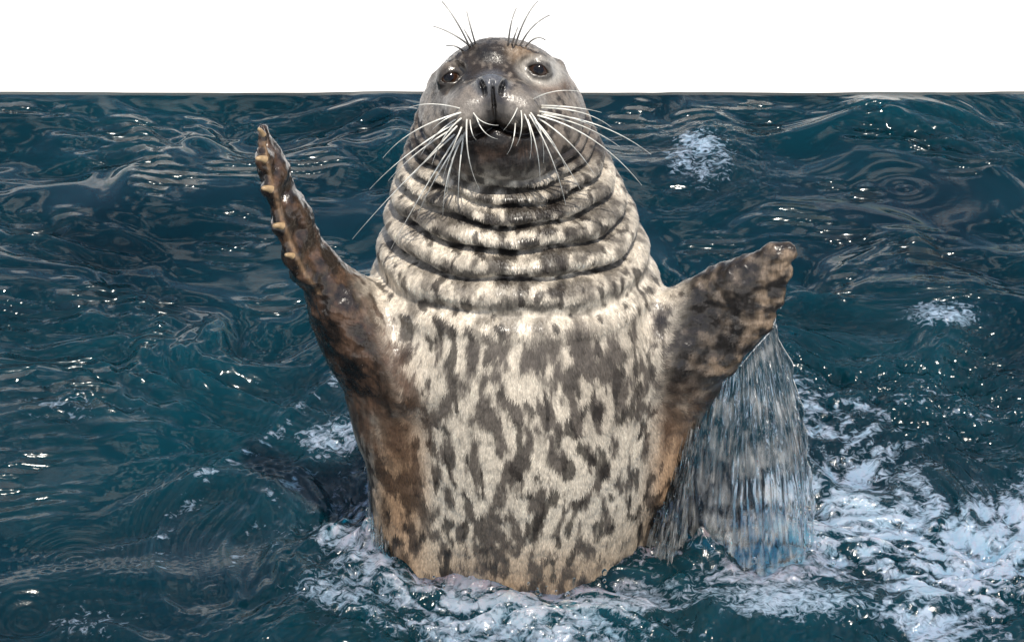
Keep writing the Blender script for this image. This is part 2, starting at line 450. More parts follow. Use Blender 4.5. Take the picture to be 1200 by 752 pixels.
def ell(c, r, k, mode='u', frame='h', rot=0.0):
    wc = hworld(c) if frame == 'h' else c
    R = max(r) + k + 0.004
    s, X, Y, Z = block(wc - R, wc + R)
    u, v, w = headframe(X, Y, Z, wc)
    if rot:
        cr_, sr_ = math.cos(rot), math.sin(rot)
        u, v = u * cr_ + v * sr_, -u * sr_ + v * cr_
    q = np.sqrt((u / r[0]) ** 2 + (v / r[1]) ** 2 + (w / r[2]) ** 2)
    q2 = np.sqrt((u / r[0] ** 2) ** 2 + (v / r[1] ** 2) ** 2 + (w / r[2] ** 2) ** 2) + 1e-9
    d = (q * (q - 1) / q2).astype(np.float32)
    F[s] = smin(F[s], d, k) if mode == 'u' else smax(F[s], -d, k)
def cone(a, b, ra, rb, k, mode='u', flat=1.0, head=False, fdir=None):
    """rounded cone; flat > 1 stretches it along fdir (default: the line of sight)"""
    if head: a, b = hworld(a), hworld(b)
    a = np.asarray(a, float); b = np.asarray(b, float)
    fd = W3 if fdir is None else np.asarray(fdir, float) / np.linalg.norm(fdir)
    R = max(ra, rb) * max(1, flat) + k + 0.004
    s, X, Y, Z = block(np.minimum(a, b) - R, np.maximum(a, b) + R)
    px, py, pz = X - a[0], Y - a[1], Z - a[2]
    ab = b - a
    e = 1 / flat - 1
    wd = (px * fd[0] + py * fd[1] + pz * fd[2]) * e
    px, py, pz = px + wd * fd[0], py + wd * fd[1], pz + wd * fd[2]
    ab = ab + fd * (ab @ fd) * e
    t = np.clip((px * ab[0] + py * ab[1] + pz * ab[2]) / (ab @ ab), 0, 1)
    d = np.sqrt((px - t * ab[0]) ** 2 + (py - t * ab[1]) ** 2 + (pz - t * ab[2]) ** 2) - (ra + (rb - ra) * t)
    d = d.astype(np.float32)
    F[s] = smin(F[s], d, k) if mode == 'u' else smax(F[s], -d, k)
def chain(pts, rad, k, **kw):
    for i in range(len(pts) - 1):
        cone(pts[i], pts[i + 1], rad[i], rad[i + 1], k, **kw)

# head
ell(hp(588, 132, -0.005), (.100, .094, .112), 0.045)
ell(hp(586, 104, 0.0), (.078, .068, .094), 0.03)
ell(hp(590, 154, 0.02), (.103, .058, .086), 0.03)           # cheeks
ell(hp(577, 122, 0.085), (.062, .042, .085), 0.035)        # muzzle
ell(hp(550, 131, 0.130), (.034, .029, .040), 0.020, rot=0.25)
ell(hp(608, 127, 0.130), (.036, .030, .040), 0.020, rot=-0.25)
ell(hp(576, 101, 0.150), (.024, .018, .028), 0.010)        # nose pad
ell(hp(579, 118, 0.150), (.012, .022, .024), 0.010)
ell(hp(585, 165, 0.080), (.052, .026, .055), 0.022)        # chin
ell(hp(588, 188, 0.055), (.070, .030, .055), 0.020)        # throat roll
ell(hp(535, 77, 0.066), (.020, .011, .020), 0.018, rot=0.35)    # brows
ell(hp(622, 68, 0.070), (.024, .011, .020), 0.018, rot=-0.25)
ell(hp(575, 72, 0.065), (.030, .024, .028), 0.04)
ell(hp(512, 95, -0.010), (.008, .010, .014), 0.012)        # ears
ell(hp(654, 79, -0.010), (.008, .010, .014), 0.012)
# mouth: the upper lips part below the nose and run under the whisker pads
MOUTH = [(-1, [(580, 146, .150), (566, 154, .142), (550, 158, .128), (536, 157, .108)]),
         (1, [(582, 146, .150), (597, 153, .142), (615, 155, .128), (630, 153, .108)])]
for sgn, pts in MOUTH:
    pts = [hp(*q) for q in pts]
    for a, b in zip(pts[:-1], pts[1:]):
        cone(a, b, .0050, .0042, 0.006, mode='s', head=True, flat=2.5)
cone(hp(577.5, 104, .176), hp(581, 146, .166), .0020, .0024, 0.003, mode='s', head=True, flat=2.0)   # philtrum
# nostrils
for pts in ([(560, 93, .168), (565, 97, .174), (568, 104, .176), (569, 111, .172)], [(595, 91, .166), (590, 96, .174), (587, 103, .176), (586, 110, .172)]):
    pts = [hp(*q) for q in pts]
    for a, b in zip(pts[:-1], pts[1:]):
        cone(a, b, .0026, .0022, 0.002, mode='s', head=True, flat=3.0)
# eyes: socket, lids, almond opening
EYES = [(hp(528, 92, 0.058), .0165, 0.30, (.0140, .0066)), (hp(631, 83, 0.064), .0170, -0.28, (.0150, .0074))]
for c, r, rot, (ow, oh) in EYES:
    ell(c + np.array([0, 0, .022]), (r * 1.5, r * 1.2, r * .7), 0.016, mode='s', rot=rot)
    ell(c, (r + .0040, r + .0036, r + .0036), 0.008)
    wc = hworld(c)
    s, X, Y, Z = block(wc - .035, wc + .035)
    u, v, w = headframe(X, Y, Z, wc)
    cr_, sr_ = math.cos(rot), math.sin(rot)
    u, v = u * cr_ + v * sr_, -u * sr_ + v * cr_
    alm = np.maximum(np.abs(v) - oh * np.clip(1 - (u / ow) ** 2, -1, 1), -w + 0.004)
    F[s] = smax(F[s], -alm.astype(np.float32), 0.0025)

# left-hand flipper of the picture: raised, seen nearly edge on
YL = -0.06
FL = [P(478, 430, YL), P(428, 392, YL - .005), P(402, 355, YL - .01), P(374, 318, YL - .015), P(342, 252, YL - .02), P(319, 196, YL - .02), P(308, 152, YL - .02)]
chain(FL, [.085, .056, .043, .0265, .0215, .0155, .0075], 0.03, flat=1.35)
cone(P(405, 370, YL), P(462, 492, YL - .02), .036, .050, 0.04)
cone(P(465, 492, YL - .02), P(484, 660, YL - .03), .046, .048, 0.06)
FLIP_EDGE = [(306, 150, -.115), (309, 185, -.12), (318, 222, -.125), (330, 264, -.125), (342, 297, -.125), (352, 316, -.12), (366, 330, -.12)]
DIG = [P(*q) for q in FLIP_EDGE]
chain(DIG, [.005, .0065, .0075, .0085, .009, .010, .008], 0.014)
for q, rr in (((309, 186, -.11), .011), ((317, 222, -.115), .012), ((329, 263, -.115), .013), ((343, 299, -.115), .014), ((352, 318, -.10), .016)):
    c = P(*q); ell(c, (rr, rr * 1.1, rr * 1.3), 0.012, frame='w')
for q in ((326, 206, -.10), (338, 242, -.10), (352, 280, -.10)):
    ell(P(*q), (.012, .016, .016), 0.014, frame='w')

# right-hand flipper of the picture: spread, seen from its face, streaming water
YR = -0.05
chain([P(752, 425, YR + .02), P(792, 398, YR), P(826, 378, YR - .005)], [.085, .060, .046], 0.04, flat=0.8)
cone(P(775, 420, YR + .01), P(812, 440, YR - .01), .060, .036, 0.035, flat=0.8)
WR = [P(815, 352, YR), P(822, 368, YR), P(826, 385, YR), P(828, 402, YR), P(826, 420, YR)]
TIPS = [(924, 296), (921, 322), (911, 352), (896, 382), (858, 422)]
TP = []
for i, ((tx_, ty_), w0) in enumerate(zip(TIPS, WR)):
    t0 = P(tx_, ty_, YR - .035 - .004 * i)
    mid = (w0 + t0) / 2 + np.array([0, -.012, .004])
    TP.append((mid, t0))
    chain([w0, mid, t0], [.030, .022, .0105], 0.022, flat=0.62)
for i in range(4):
    cone((TP[i][0] + TP[i + 1][0]) / 2, (TP[i][1] * .85 + TP[i][0] * .15 + TP[i + 1][1] * .85 + TP[i + 1][0] * .15) / 2, .018, .011, 0.015, flat=0.5)
chain([P(782, 366, YR - .01), P(845, 328, YR - .01), P(905, 297, YR - .03), P(924, 293, YR - .035)], [.026, .018, .010, .006], 0.02, flat=0.8)
cone(P(800, 440, YR), P(776, 560, YR - .01), .045, .030, 0.05)

# surface nets
S = F < 0
C = [S[i:FX - 1 + i, j:FY - 1 + j, k:FZ - 1 + k] for i in (0, 1) for j in (0, 1) for k in (0, 1)]
cnt = np.zeros((FX - 1, FY - 1, FZ - 1), dtype=np.int8)
for c in C: cnt += c
ci, cj, ck = np.nonzero((cnt > 0) & (cnt < 8))
cid = np.full((FX, FY, FZ), -1, dtype=np.int32)
cid[ci, cj, ck] = np.arange(len(ci))
pos = np.zeros((len(ci), 3)); num = np.zeros(len(ci))
corners = [(a, b, c) for a in (0, 1) for b in (0, 1) for c in (0, 1)]
for a in corners:
    for ax in range(3):
        if a[ax]: continue
        b = list(a); b[ax] = 1
        ia, ja, ka = ci + a[0], cj + a[1], ck + a[2]
        ib, jb, kb = ci + b[0], cj + b[1], ck + b[2]
        f0, f1 = F[ia, ja, ka], F[ib, jb, kb]
        m = (f0 < 0) != (f1 < 0)
        t = np.where(m, f0 / np.where(m, f0 - f1, 1), 0)
        p0 = np.stack([AX[ia], AY[ja], AZ[ka]], -1); p1 = np.stack([AX[ib], AY[jb], AZ[kb]], -1)
        pos += np.where(m[:, None], p0 + (p1 - p0) * t[:, None], 0); num += m
pos /= num[:, None]
quads = []
for ax in range(3):
    sl0 = [slice(None)] * 3; sl1 = [slice(None)] * 3
    sl0[ax] = slice(0, -1); sl1[ax] = slice(1, None)
    A0, A1 = S[tuple(sl0)], S[tuple(sl1)]
    for inside in (True, False):
        e = np.argwhere((A0 == inside) & (A1 != inside))
        o1, o2 = [(1, 2), (2, 0), (0, 1)][ax]
        e = e[(e[:, o1] > 0) & (e[:, o2] > 0)]
        def cell(d1, d2):
            q = e.copy(); q[:, o1] -= d1; q[:, o2] -= d2
            return cid[q[:, 0], q[:, 1], q[:, 2]]
        qd = np.stack([cell(1, 1), cell(0, 1), cell(0, 0), cell(1, 0)], -1)
        quads.append(qd if inside else qd[:, ::-1])
quads = np.concatenate(quads)
quads = quads[(quads >= 0).all(1)]
# keep the largest connected piece
parent_ = np.arange(len(pos))
e = np.concatenate([quads[:, [0, 1]], quads[:, [1, 2]], quads[:, [2, 3]], quads[:, [3, 0]]])
lab = np.arange(len(pos))
for _ in range(200):
    m = np.minimum(lab[e[:, 0]], lab[e[:, 1]])
    new = lab.copy(); np.minimum.at(new, e[:, 0], m); np.minimum.at(new, e[:, 1], m)
    new = new[new]; new = new[new]
    if (new == lab).all(): break
    lab = new
big = np.bincount(lab).argmax()
keep = lab == big
remap = np.cumsum(keep) - 1
quads = remap[quads[keep[quads].all(1)]]
pos = pos[keep]
del F, S, C, cnt, cid

def smooth_v(pos, quads, it, lam=0.5):
    a = np.concatenate([quads[:, i] for i in range(4)]); b = np.concatenate([quads[:, (i + 1) % 4] for i in range(4)])
    for _ in range(it):
        s = np.zeros_like(pos); n = np.zeros(len(pos))
        for ax in range(3):
            s[:, ax] = np.bincount(a, pos[b, ax], len(pos)) + np.bincount(b, pos[a, ax], len(pos))
        n = np.bincount(a, minlength=len(pos)) + np.bincount(b, minlength=len(pos))
        pos = pos + lam * (s / n[:, None] - pos)
    return pos
def normals(pos, quads):
    fn = np.cross(pos[quads[:, 2]] - pos[quads[:, 0]], pos[quads[:, 3]] - pos[quads[:, 1]])
    n = np.zeros_like(pos)
    for i in range(4):
        for ax in range(3):
            n[:, ax] += np.bincount(quads[:, i], fn[:, ax], len(pos))
    return n / (np.linalg.norm(n, axis=1)[:, None] + 1e-12)
pos = smooth_v(pos, quads, 2)
NRM = normals(pos, quads)
# creases of the face pressed into the skin: philtrum, lip line, nostrils
def groove(pts, depth, width):
    global pos
    gpx, gpy, gw = project(pos)
    d = np.full(len(pos), 1e3)
    for (ax_, ay_), (bx_, by_) in zip(pts[:-1], pts[1:]):
        t = np.clip(((gpx - ax_) * (bx_ - ax_) + (gpy - ay_) * (by_ - ay_)) / ((bx_ - ax_) ** 2 + (by_ - ay_) ** 2), 0, 1)
        d = np.minimum(d, np.hypot(gpx - ax_ - t * (bx_ - ax_), gpy - ay_ - t * (by_ - ay_)))
    f = np.clip((NRM @ W3) * 2, 0, 1) * (pos[:, 2] > .6)
    pos = pos - W3 * (depth * np.exp(-(d / width) ** 2) * f)[:, None]
PHIL = [(577, 96), (577.5, 110), (579, 128), (581, 148)]
groove(PHIL, .0055, 1.7)
groove([(581, 147), (570, 154), (556, 160), (540, 162), (525, 157)], .007, 3.0)
groove([(581, 147), (594, 153), (608, 158), (624, 158), (640, 152)], .007, 3.0)
groove([(559, 91), (564, 95), (567, 103), (568, 111)], .006, 2.2)
groove([(596, 90), (591, 94), (588, 102), (587, 110)], .006, 2.2)
NRM = normals(pos, quads)

# --- coat: where each colour lies
def region(p, n):
    px, py, _ = project(p)
    fl = sm(455, 408, px - np.clip((py - 345) * 0.30, -60, 60)) * (1 - sm(440, 560, py))
    fr = sm(752, 800, px + np.clip((py - 420) * .25, -20, 10)) * (1 - sm(430, 520, py))
    head = sm(222, 188, py + 0.0012 * (px - 590) ** 2)
    return px, py, fl, fr, head
def disc(px, py, x, y, rx, ry, rot=0.0, soft=0.5):
    c, s = math.cos(rot), math.sin(rot)
    a = (px - x) * c + (py - y) * s; b = -(px - x) * s + (py - y) * c
    return 1 - sm(1 - soft, 1 + soft, np.sqrt((a / rx) ** 2 + (b / ry) ** 2))
def L3(w): return np.asarray(w)[:, None]
def coat(p, n):
    px, py, fl, fr, head = region(p, n)
    # stretched down the body so that the blotches run with the hair
    q = p.copy()
    q[:, 0] += 0.012 * perlin(p, (14, 14, 10), 3.3); q[:, 2] += 0.02 * perlin(p, (14, 14, 10), 7.7)
    blot = fbm(q, (44, 44, 20), 1.0, 3)
    spots = fbm(q, (48, 48, 23), 40.0, 2)
    streak = fbm(p, (240, 240, 28), 9.0, 2)
    big = fbm(p, (9, 9, 6), 70.0, 2)
    neck = sm(.40, .46, p[:, 2]) * (1 - head)
    # neck: spots wide rather than tall
    spn = fbm(q, (38, 38, 40), 55.0, 2)
    v1 = mix(blot, spn, neck)
    cream = np.array([.69, .615, .51]); tan = np.array([.42, .30, .185])
    grey = np.array([.085, .070, .060]); dark = np.array([.018, .014, .012]); brown = np.array([.085, .050, .032])
    base = mix(np.tile(cream, (len(p), 1)), tan, L3(sm(0.16, -0.02, p[:, 2]) * 0.75))
    base = mix(base, np.array([.36, .31, .25]), L3(sm(0.0, 0.7, big) * 0.5 * (1 - neck)))
    mid = disc(px, py, 625, 470, 130, 110, 0, .8)
    m1 = sm(-0.04, 0.38, v1 + 0.20 * streak + 0.16 * mid + 0.12 * big)
    base = mix(base, mix(np.tile(grey, (len(p), 1)), dark, L3(neck * .5)), L3(m1 * (0.92 - .3 * neck)))
    rust = np.clip(disc(px, py, 468, 565, 30, 95, 0, .7) + disc(px, py, 788, 560, 26, 90, .1, .7) + .5 * disc(px, py, 600, 690, 140, 40, 0, .8), 0, 1)
    base = mix(base, base * np.array([.62, .40, .24]), L3(rust * .8))
    throat = disc(px, py, 615, 268, 105, 78, 0, .7) * neck  # dark throat fur together with fold shade, put into the coat colour
    base = mix(base, dark, L3(throat * .92 * sm(-.45, .15, spn + .3 * streak)))
    m2 = sm(0.20, 0.42, spots + 0.15 * streak)
    base = mix(base, dark * 1.25, L3(m2 * 0.85))
    chest = disc(px, py, 640, 425, 85, 38, -.1, .7) + disc(px, py, 632, 525, 32, 26, 0, .5) + disc(px, py, 545, 460, 30, 55, .2, .6)
    base = mix(base, np.array([.125, .107, .092]), L3(np.clip(chest, 0, 1) * 0.75 * sm(-.5, .3, blot)))
    # the bare, wet arm pits
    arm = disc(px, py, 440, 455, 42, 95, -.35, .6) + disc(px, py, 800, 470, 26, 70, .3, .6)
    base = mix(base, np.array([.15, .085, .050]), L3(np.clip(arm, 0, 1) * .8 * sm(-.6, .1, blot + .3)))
    # flippers
    fn_ = fbm(p, (40, 40, 40), 21.0, 3)
    flc = mix(np.tile(np.array([.020, .0135, .010]), (len(p), 1)), np.array([.095, .055, .035]), L3(sm(-.35, .6, fn_)))
    frc = mix(np.tile(np.array([.022, .018, .016]), (len(p), 1)), np.array([.150, .118, .092]), L3(sm(-.1, .75, fn_ + .35 * spots)))
    rim = np.clip(sm(888, 922, px + .35 * (py - 300)) + disc(px, py, 850, 428, 30, 10, 0, .8), 0, 1) * (py < 450)
    frc = mix(frc, np.array([.42, .30, .20]), L3(rim * .55 * sm(-.3, .5, fn_)))
    base = mix(base, flc, L3(fl)); base = mix(base, frc, L3(fr))
    # pale worn ridge along the raised flipper
    fx = np.array([306, 309, 318, 330, 343, 352, 375, 400, 425, 440]); fyy = np.array([150, 185, 222, 264, 299, 316, 350, 385, 405, 415])
    rd = np.abs(px - np.interp(py, fyy, fx + 3.0))
    base = mix(base, np.array([.30, .19, .11]), L3(np.exp(-(rd / 2.6) ** 2) * (py > 165) * (py < 345) * .75 * fl))
    # head
    hn = fbm(p, (30, 30, 30), 31.0, 3); hf = fbm(p, (110, 110, 60), 33.0, 2)
    hc = mix(np.tile(np.array([.060, .046, .037]), (len(p), 1)), np.array([.36, .30, .245]), L3(sm(-.12, .40, hn + .8 * hf)))
    side = sm(60, 95, np.abs(px - 588))
    hc = mix(hc, np.array([.20, .165, .13]), L3(side * .5 * sm(-.3, .4, hf)))
    hc = mix(hc, np.array([.40, .36, .32]), L3(np.clip(disc(px, py, 548, 125, 26, 18, .2, .6) + disc(px, py, 612, 122, 28, 18, -.2, .6), 0, 1) * .75))
    hc = mix(hc, np.array([.018, .017, .018]), L3(disc(px, py, 573, 62, 22, 13, 0, .6) * sm(-.5, .2, hn + hf * .6)))
    hc = mix(hc, np.array([.38, .26, .16]), L3(disc(px, py, 612, 64, 17, 12, .6, .7) * .75))
    hc = mix(hc, np.array([.30, .17, .10]), L3(disc(px, py, 648, 100, 22, 8, -.1, .7) * .6))
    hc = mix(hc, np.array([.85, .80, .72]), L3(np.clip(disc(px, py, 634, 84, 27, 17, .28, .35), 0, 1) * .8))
    hc = mix(hc, np.array([.020, .015, .013]), L3(disc(px, py, 633, 82, 18, 12, .28, .2) * .85))
    hc = mix(hc, np.array([.022, .017, .014]), L3(np.clip(disc(px, py, 527, 93, 22, 15, -.3, .35), 0, 1) * .85))
    hc = mix(hc, np.array([.19, .195, .215]), L3(disc(px, py, 576, 100, 20, 16, 0, .35)))
    hc = mix(hc, np.array([.035, .030, .029]), L3(disc(px, py, 581, 128, 13, 26, 0, .5) * .85))
    hc = mix(hc, np.array([.006, .005, .005]), L3(np.clip(disc(px, py, 565, 101, 5, 9, -.3, .5) + disc(px, py, 590, 99, 5, 9, .35, .5) + np.exp(-((px - np.interp(py, [100, 146], [577.5, 581])) / 1.6) ** 2) * (py > 100) * (py < 148), 0, 1) * .9))
    chin = np.clip(disc(px, py, 588, 184, 66, 36, 0, .5), 0, 1)
    hc = mix(hc, mix(np.tile(np.array([.020, .0135, .011]), (len(p), 1)), np.array([.11, .066, .046]), L3(sm(-.1, .7, hn))), L3(chin * .96))
    hc = mix(hc, np.array([.008, .006, .006]), L3(disc(px, py, 584, 154, 30, 9, 0, .5) * .85))
    hc = hc * 0.62
    base = mix(base, hc, L3(head))
    base *= L3(1 + (0.22 + .35 * neck) * streak)
    return np.clip(base, .003, .9), fl, fr, head, px, py

COL, MFL, MFR, MHD, VPX, VPY = coat(pos, NRM)
# wrinkles and small relief
rel = 0.0011 * fbm(pos, (60, 60, 45), 90.0, 3) * (1 - MHD) + 0.0022 * fbm(pos, (55, 55, 55), 12.0, 3) * np.clip(MFL + MFR, 0, 1)
rel += 0.0009 * fbm(pos, (70, 70, 70), 14.0, 3) * MHD * (1 - disc(VPX, VPY, 576, 102, 22, 18, 0, .3))
rel += 0.0012 * np.abs(perlin(pos, (22, 22, 9), 77.0)) * (1 - MHD)
pos = pos + NRM * rel[:, None]
NRM = normals(pos, quads)
wet = np.clip(MFL * .8 + MFR * .6 + MHD * .45 + 1.3 * (disc(VPX, VPY, 468, 368, 34, 16, .75, .6) + disc(VPX, VPY, 772, 362, 16, 20, .3, .6) + disc(VPX, VPY, 535, 74, 14, 8, -.3, .5) + disc(VPX, VPY, 860, 380, 4, 12, .1, .4)) + disc(VPX, VPY, 576, 103, 24, 22, 0, .4), 0, 1)

M_s = Mat('wet_seal_hide').set(Roughness=0.42)
at = M_s.node('ShaderNodeAttribute', attribute_name='tint')
tc = M_s.node('ShaderNodeTexCoord')
mp = M_s.node('ShaderNodeMapping'); mp.inputs['Scale'].default_value = (1, 1, 0.22)
nz = M_s.node('ShaderNodeTexNoise', Scale=420.0, Detail=3.0)
M_s.link(tc.outputs['Object'], mp.inputs['Vector']); M_s.link(mp.outputs[0], nz.inputs['Vector'])
mr = M_s.node('ShaderNodeMapRange'); mr.inputs['From Min'].default_value = 0.3; mr.inputs['From Max'].default_value = 0.7
mr.inputs['To Min'].default_value = 0.72; mr.inputs['To Max'].default_value = 1.25
M_s.link(nz.outputs[0], mr.inputs['Value'])
mm = M_s.node('ShaderNodeVectorMath', operation='SCALE')
M_s.link(at.outputs['Color'], mm.inputs[0]); M_s.link(mr.outputs[0], mm.inputs['Scale'])
M_s.link(mm.outputs[0], M_s.b.inputs['Base Color'])
aw = M_s.node('ShaderNodeAttribute', attribute_name='wet')
rr = M_s.node('ShaderNodeMapRange'); rr.inputs['To Min'].default_value = 0.46; rr.inputs['To Max'].default_value = 0.20
M_s.link(aw.outputs['Fac'], rr.inputs['Value']); M_s.link(rr.outputs[0], M_s.b.inputs['Roughness'])
ct = M_s.node('ShaderNodeMath', operation='MULTIPLY'); ct.inputs[1].default_value = 0.6; M_s.link(aw.outputs['Fac'], ct.inputs[0]); M_s.link(ct.outputs[0], M_s.b.inputs['Coat Weight']); M_s.b.inputs['Coat Roughness'].default_value = 0.15
nb = M_s.node('ShaderNodeTexNoise', Scale=300.0, Detail=4.0)
M_s.link(mp.outputs[0], nb.inputs['Vector'])
bp = M_s.node('ShaderNodeBump'); bp.inputs['Strength'].default_value = 0.45; bp.inputs['Distance'].default_value = 0.002
M_s.link(nb.outputs[0], bp.inputs['Height']); M_s.link(bp.outputs[0], M_s.b.inputs['Normal'])
seal = mesh_obj('seal', pos, quads, M_s.m, colors=COL, attrs={'wet': wet})
tag(seal, 'spotted grey seal rising out of the water with both flippers raised and chin up', 'seal')

# --- coat of short wet hair: thin tapered blades laid along the body
def hair_dir(p, n, px, py, fl, fr, head):
    d = np.zeros_like(p); d[:, 2] = -1.0
    d[:, 0] += 0.25 * perlin(p, (12, 12, 8), 51.0); d[:, 1] += 0.15 * perlin(p, (12, 12, 8), 53.0)
    nose = hworld(hp(577, 105, .19))
    away = p - nose; away /= np.linalg.norm(away, axis=1)[:, None]
    d = mix(d, away, L3(head))
    d = mix(d, np.tile((FL[-1] - FL[2]) / np.linalg.norm(FL[-1] - FL[2]), (len(p), 1)), L3(fl))
    d = mix(d, np.tile((TP[1][1] - WR[1]) / np.linalg.norm(TP[1][1] - WR[1]), (len(p), 1)), L3(fr))
    d = d - n * (d * n).sum(1)[:, None]
    return d / (np.linalg.norm(d, axis=1)[:, None] + 1e-9)
qa = pos[quads]
area = np.linalg.norm(np.cross(qa[:, 2] - qa[:, 0], qa[:, 3] - qa[:, 1]), axis=1) / 2
qc = qa.mean(1); qn = NRM[quads].mean(1)
qpx, qpy, _ = project(qc)
facing = ((CAM - qc) / np.linalg.norm(CAM - qc, axis=1)[:, None] * qn).sum(1)
okq = (facing > -0.35) & (qc[:, 2] > -0.04)
bald = disc(qpx, qpy, 577, 108, 24, 28, 0, .1) + (disc(qpx, qpy, 527, 92, 19, 13, -.3, .1) + disc(qpx, qpy, 632, 82, 21, 14, .28, .1))
qfl = sm(432, 398, qpx - np.clip((qpy - 345) * 0.30, -60, 60)) * (qpy < 520)
qhead = sm(222, 188, qpy + 0.0012 * (qpx - 590) ** 2)
sheen = disc(qpx, qpy, 468, 368, 34, 16, .75, .6) + disc(qpx, qpy, 772, 362, 16, 20, .3, .6) + disc(qpx, qpy, 860, 380, 4, 12, .1, .4)
dens = np.where(okq, area, 0) * (1 + 2.0 * qhead) * (1 - .85 * np.clip(sheen, 0, 1)) * (1 - np.clip(bald, 0, 1)) * (1 - 0.75 * qfl)
NH = 250000
pick = RNG.choice(len(quads), NH, p=dens / dens.sum())
uv = RNG.random((NH, 2))
q4 = qa[pick]
root = (q4[:, 0] * ((1 - uv[:, 0]) * (1 - uv[:, 1]))[:, None] + q4[:, 1] * (uv[:, 0] * (1 - uv[:, 1]))[:, None]
        + q4[:, 2] * (uv[:, 0] * uv[:, 1])[:, None] + q4[:, 3] * ((1 - uv[:, 0]) * uv[:, 1])[:, None])
hn_ = NRM[quads[pick]].mean(1); hn_ /= np.linalg.norm(hn_, axis=1)[:, None]
hcol, hfl, hfr, hhd, hpx, hpy = coat(root, hn_)
hd = hair_dir(root, hn_, hpx, hpy, hfl, hfr, hhd)
ln = 0.0095 * RNG.uniform(.6, 1.35, NH) * (1 - 0.42 * hhd) * (1 - .4 * sm(.40, .47, root[:, 2])) * (1 - .5 * np.clip(hfl + hfr, 0, 1))
wd = np.cross(hn_, hd) * (RNG.uniform(.5, 1.1, NH) * 0.0007 * (1 - .3 * hhd))[:, None]
lift = RNG.uniform(.0, .10, NH)[:, None]
r0 = root - hn_ * .0006
tip = root + hd * ln[:, None] + hn_ * (ln[:, None] * lift) + np.cross(hn_, hd) * (RNG.normal(0, .12, NH) * ln)[:, None]
mid = (r0 + tip) / 2 + hn_ * (ln[:, None] * .06)
hv = np.stack([r0 - wd, r0 + wd, mid + wd * .8, mid - wd * .8, tip], 1).reshape(-1, 3)
base_i = np.arange(NH)[:, None] * 5
tris = np.concatenate([base_i + np.array([[0, 1, 2]]), base_i + np.array([[0, 2, 3]]), base_i + np.array([[3, 2, 4]])])
hc5 = np.repeat(hcol * RNG.uniform(.75, 1.3, NH)[:, None], 5, axis=0)
M_h = Mat('wet_seal_hair').set(Roughness=0.30)
at = M_h.node('ShaderNodeAttribute', attribute_name='tint')
M_h.link(at.outputs['Color'], M_h.b.inputs['Base Color'])
fur = mesh_obj('fur', hv, tris, M_h.m, parent=seal, colors=np.clip(hc5, 0, .9))
tag(fur, kind='stuff')

# --- eyes
def lathe_ball(r, n=24, m=16):
    v = [(0, 0, r)]; f = []
    for i in range(1, m):
        t = math.pi * i / m
        for j in range(n):
            a = 2 * math.pi * j / n
            v.append((r * math.sin(t) * math.cos(a), r * math.sin(t) * math.sin(a), r * math.cos(t)))
    v.append((0, 0, -r)); e = len(v) - 1
    for j in range(n):
        f.append((0, 1 + j, 1 + (j + 1) % n))
    for i in range(m - 2):
        for j in range(n):
            a = 1 + i * n + j; b = 1 + i * n + (j + 1) % n
            f.append((a, a + n, b)); f.append((b, a + n, b + n))
    for j in range(n):
        f.append((e, 1 + (m - 2) * n + (j + 1) % n, 1 + (m - 2) * n + j))
    return np.array(v), np.array(f)
def simple(name, col, rough=.4, **kw):
    m = Mat(name).set(Roughness=rough)
    nz = m.node('ShaderNodeTexNoise', Scale=kw.pop('scale', 120.0), Detail=3.0)
    c = m.node('ShaderNodeValToRGB')
    c.color_ramp.elements[0].position = .3; c.color_ramp.elements[1].position = .7
    c.color_ramp.elements[0].color = (*[x * .7 for x in col], 1); c.color_ramp.elements[1].color = (*[min(1, x * 1.25) for x in col], 1)
    m.link(m.node('ShaderNodeTexCoord').outputs['Object'], nz.inputs['Vector'])
    m.link(nz.outputs[0], c.inputs[0]); m.link(c.outputs[0], m.b.inputs['Base Color'])
    m.set(**kw)
    return m.m
M_eye = simple('wet_eyeball', (.16, .13, .11), .06)
M_iris = simple('brown_iris', (.034, .016, .009), .05, scale=500.)
M_pup = simple('black_pupil', (.004, .003, .003), .04)
bv, bf = lathe_ball(1.0)
def cap(r, ang, n=28, m=5):
    v = [(0, 0, r)]; f = []
    for i in range(1, m + 1):
        t = ang * i / m
        for j in range(n):
            a = 2 * math.pi * j / n
            v.append((r * math.sin(t) * math.cos(a), r * math.sin(t) * math.sin(a), r * math.cos(t)))
    for j in range(n): f.append((0, 1 + j, 1 + (j + 1) % n))
    for i in range(m - 1):
        for j in range(n):
            a = 1 + i * n + j; b = 1 + i * n + (j + 1) % n
            f.append((a, a + n, b)); f.append((b, a + n, b + n))
    return np.array(v), np.array(f)
for (c, r, rot, o), look in zip(EYES, (np.array([-.15, .05, 1.0]), np.array([.0, .02, 1.0]))):
    wc = hworld(c)
    lk = look / np.linalg.norm(look)
    zz = Vector(lk[0] * U3 + lk[1] * V3 + lk[2] * W3)
    R3 = np.array(zz.to_track_quat('Z', 'Y').to_matrix())
    eye = mesh_obj('eye', bv * r @ R3.T + wc, bf, M_eye, parent=seal)
    v, f = cap(r + .0004, .80); mesh_obj('iris', v @ R3.T + wc, f, M_iris, parent=eye)
    v, f = cap(r + .0008, .42); mesh_obj('pupil', v @ R3.T + wc, f, M_pup, parent=eye)

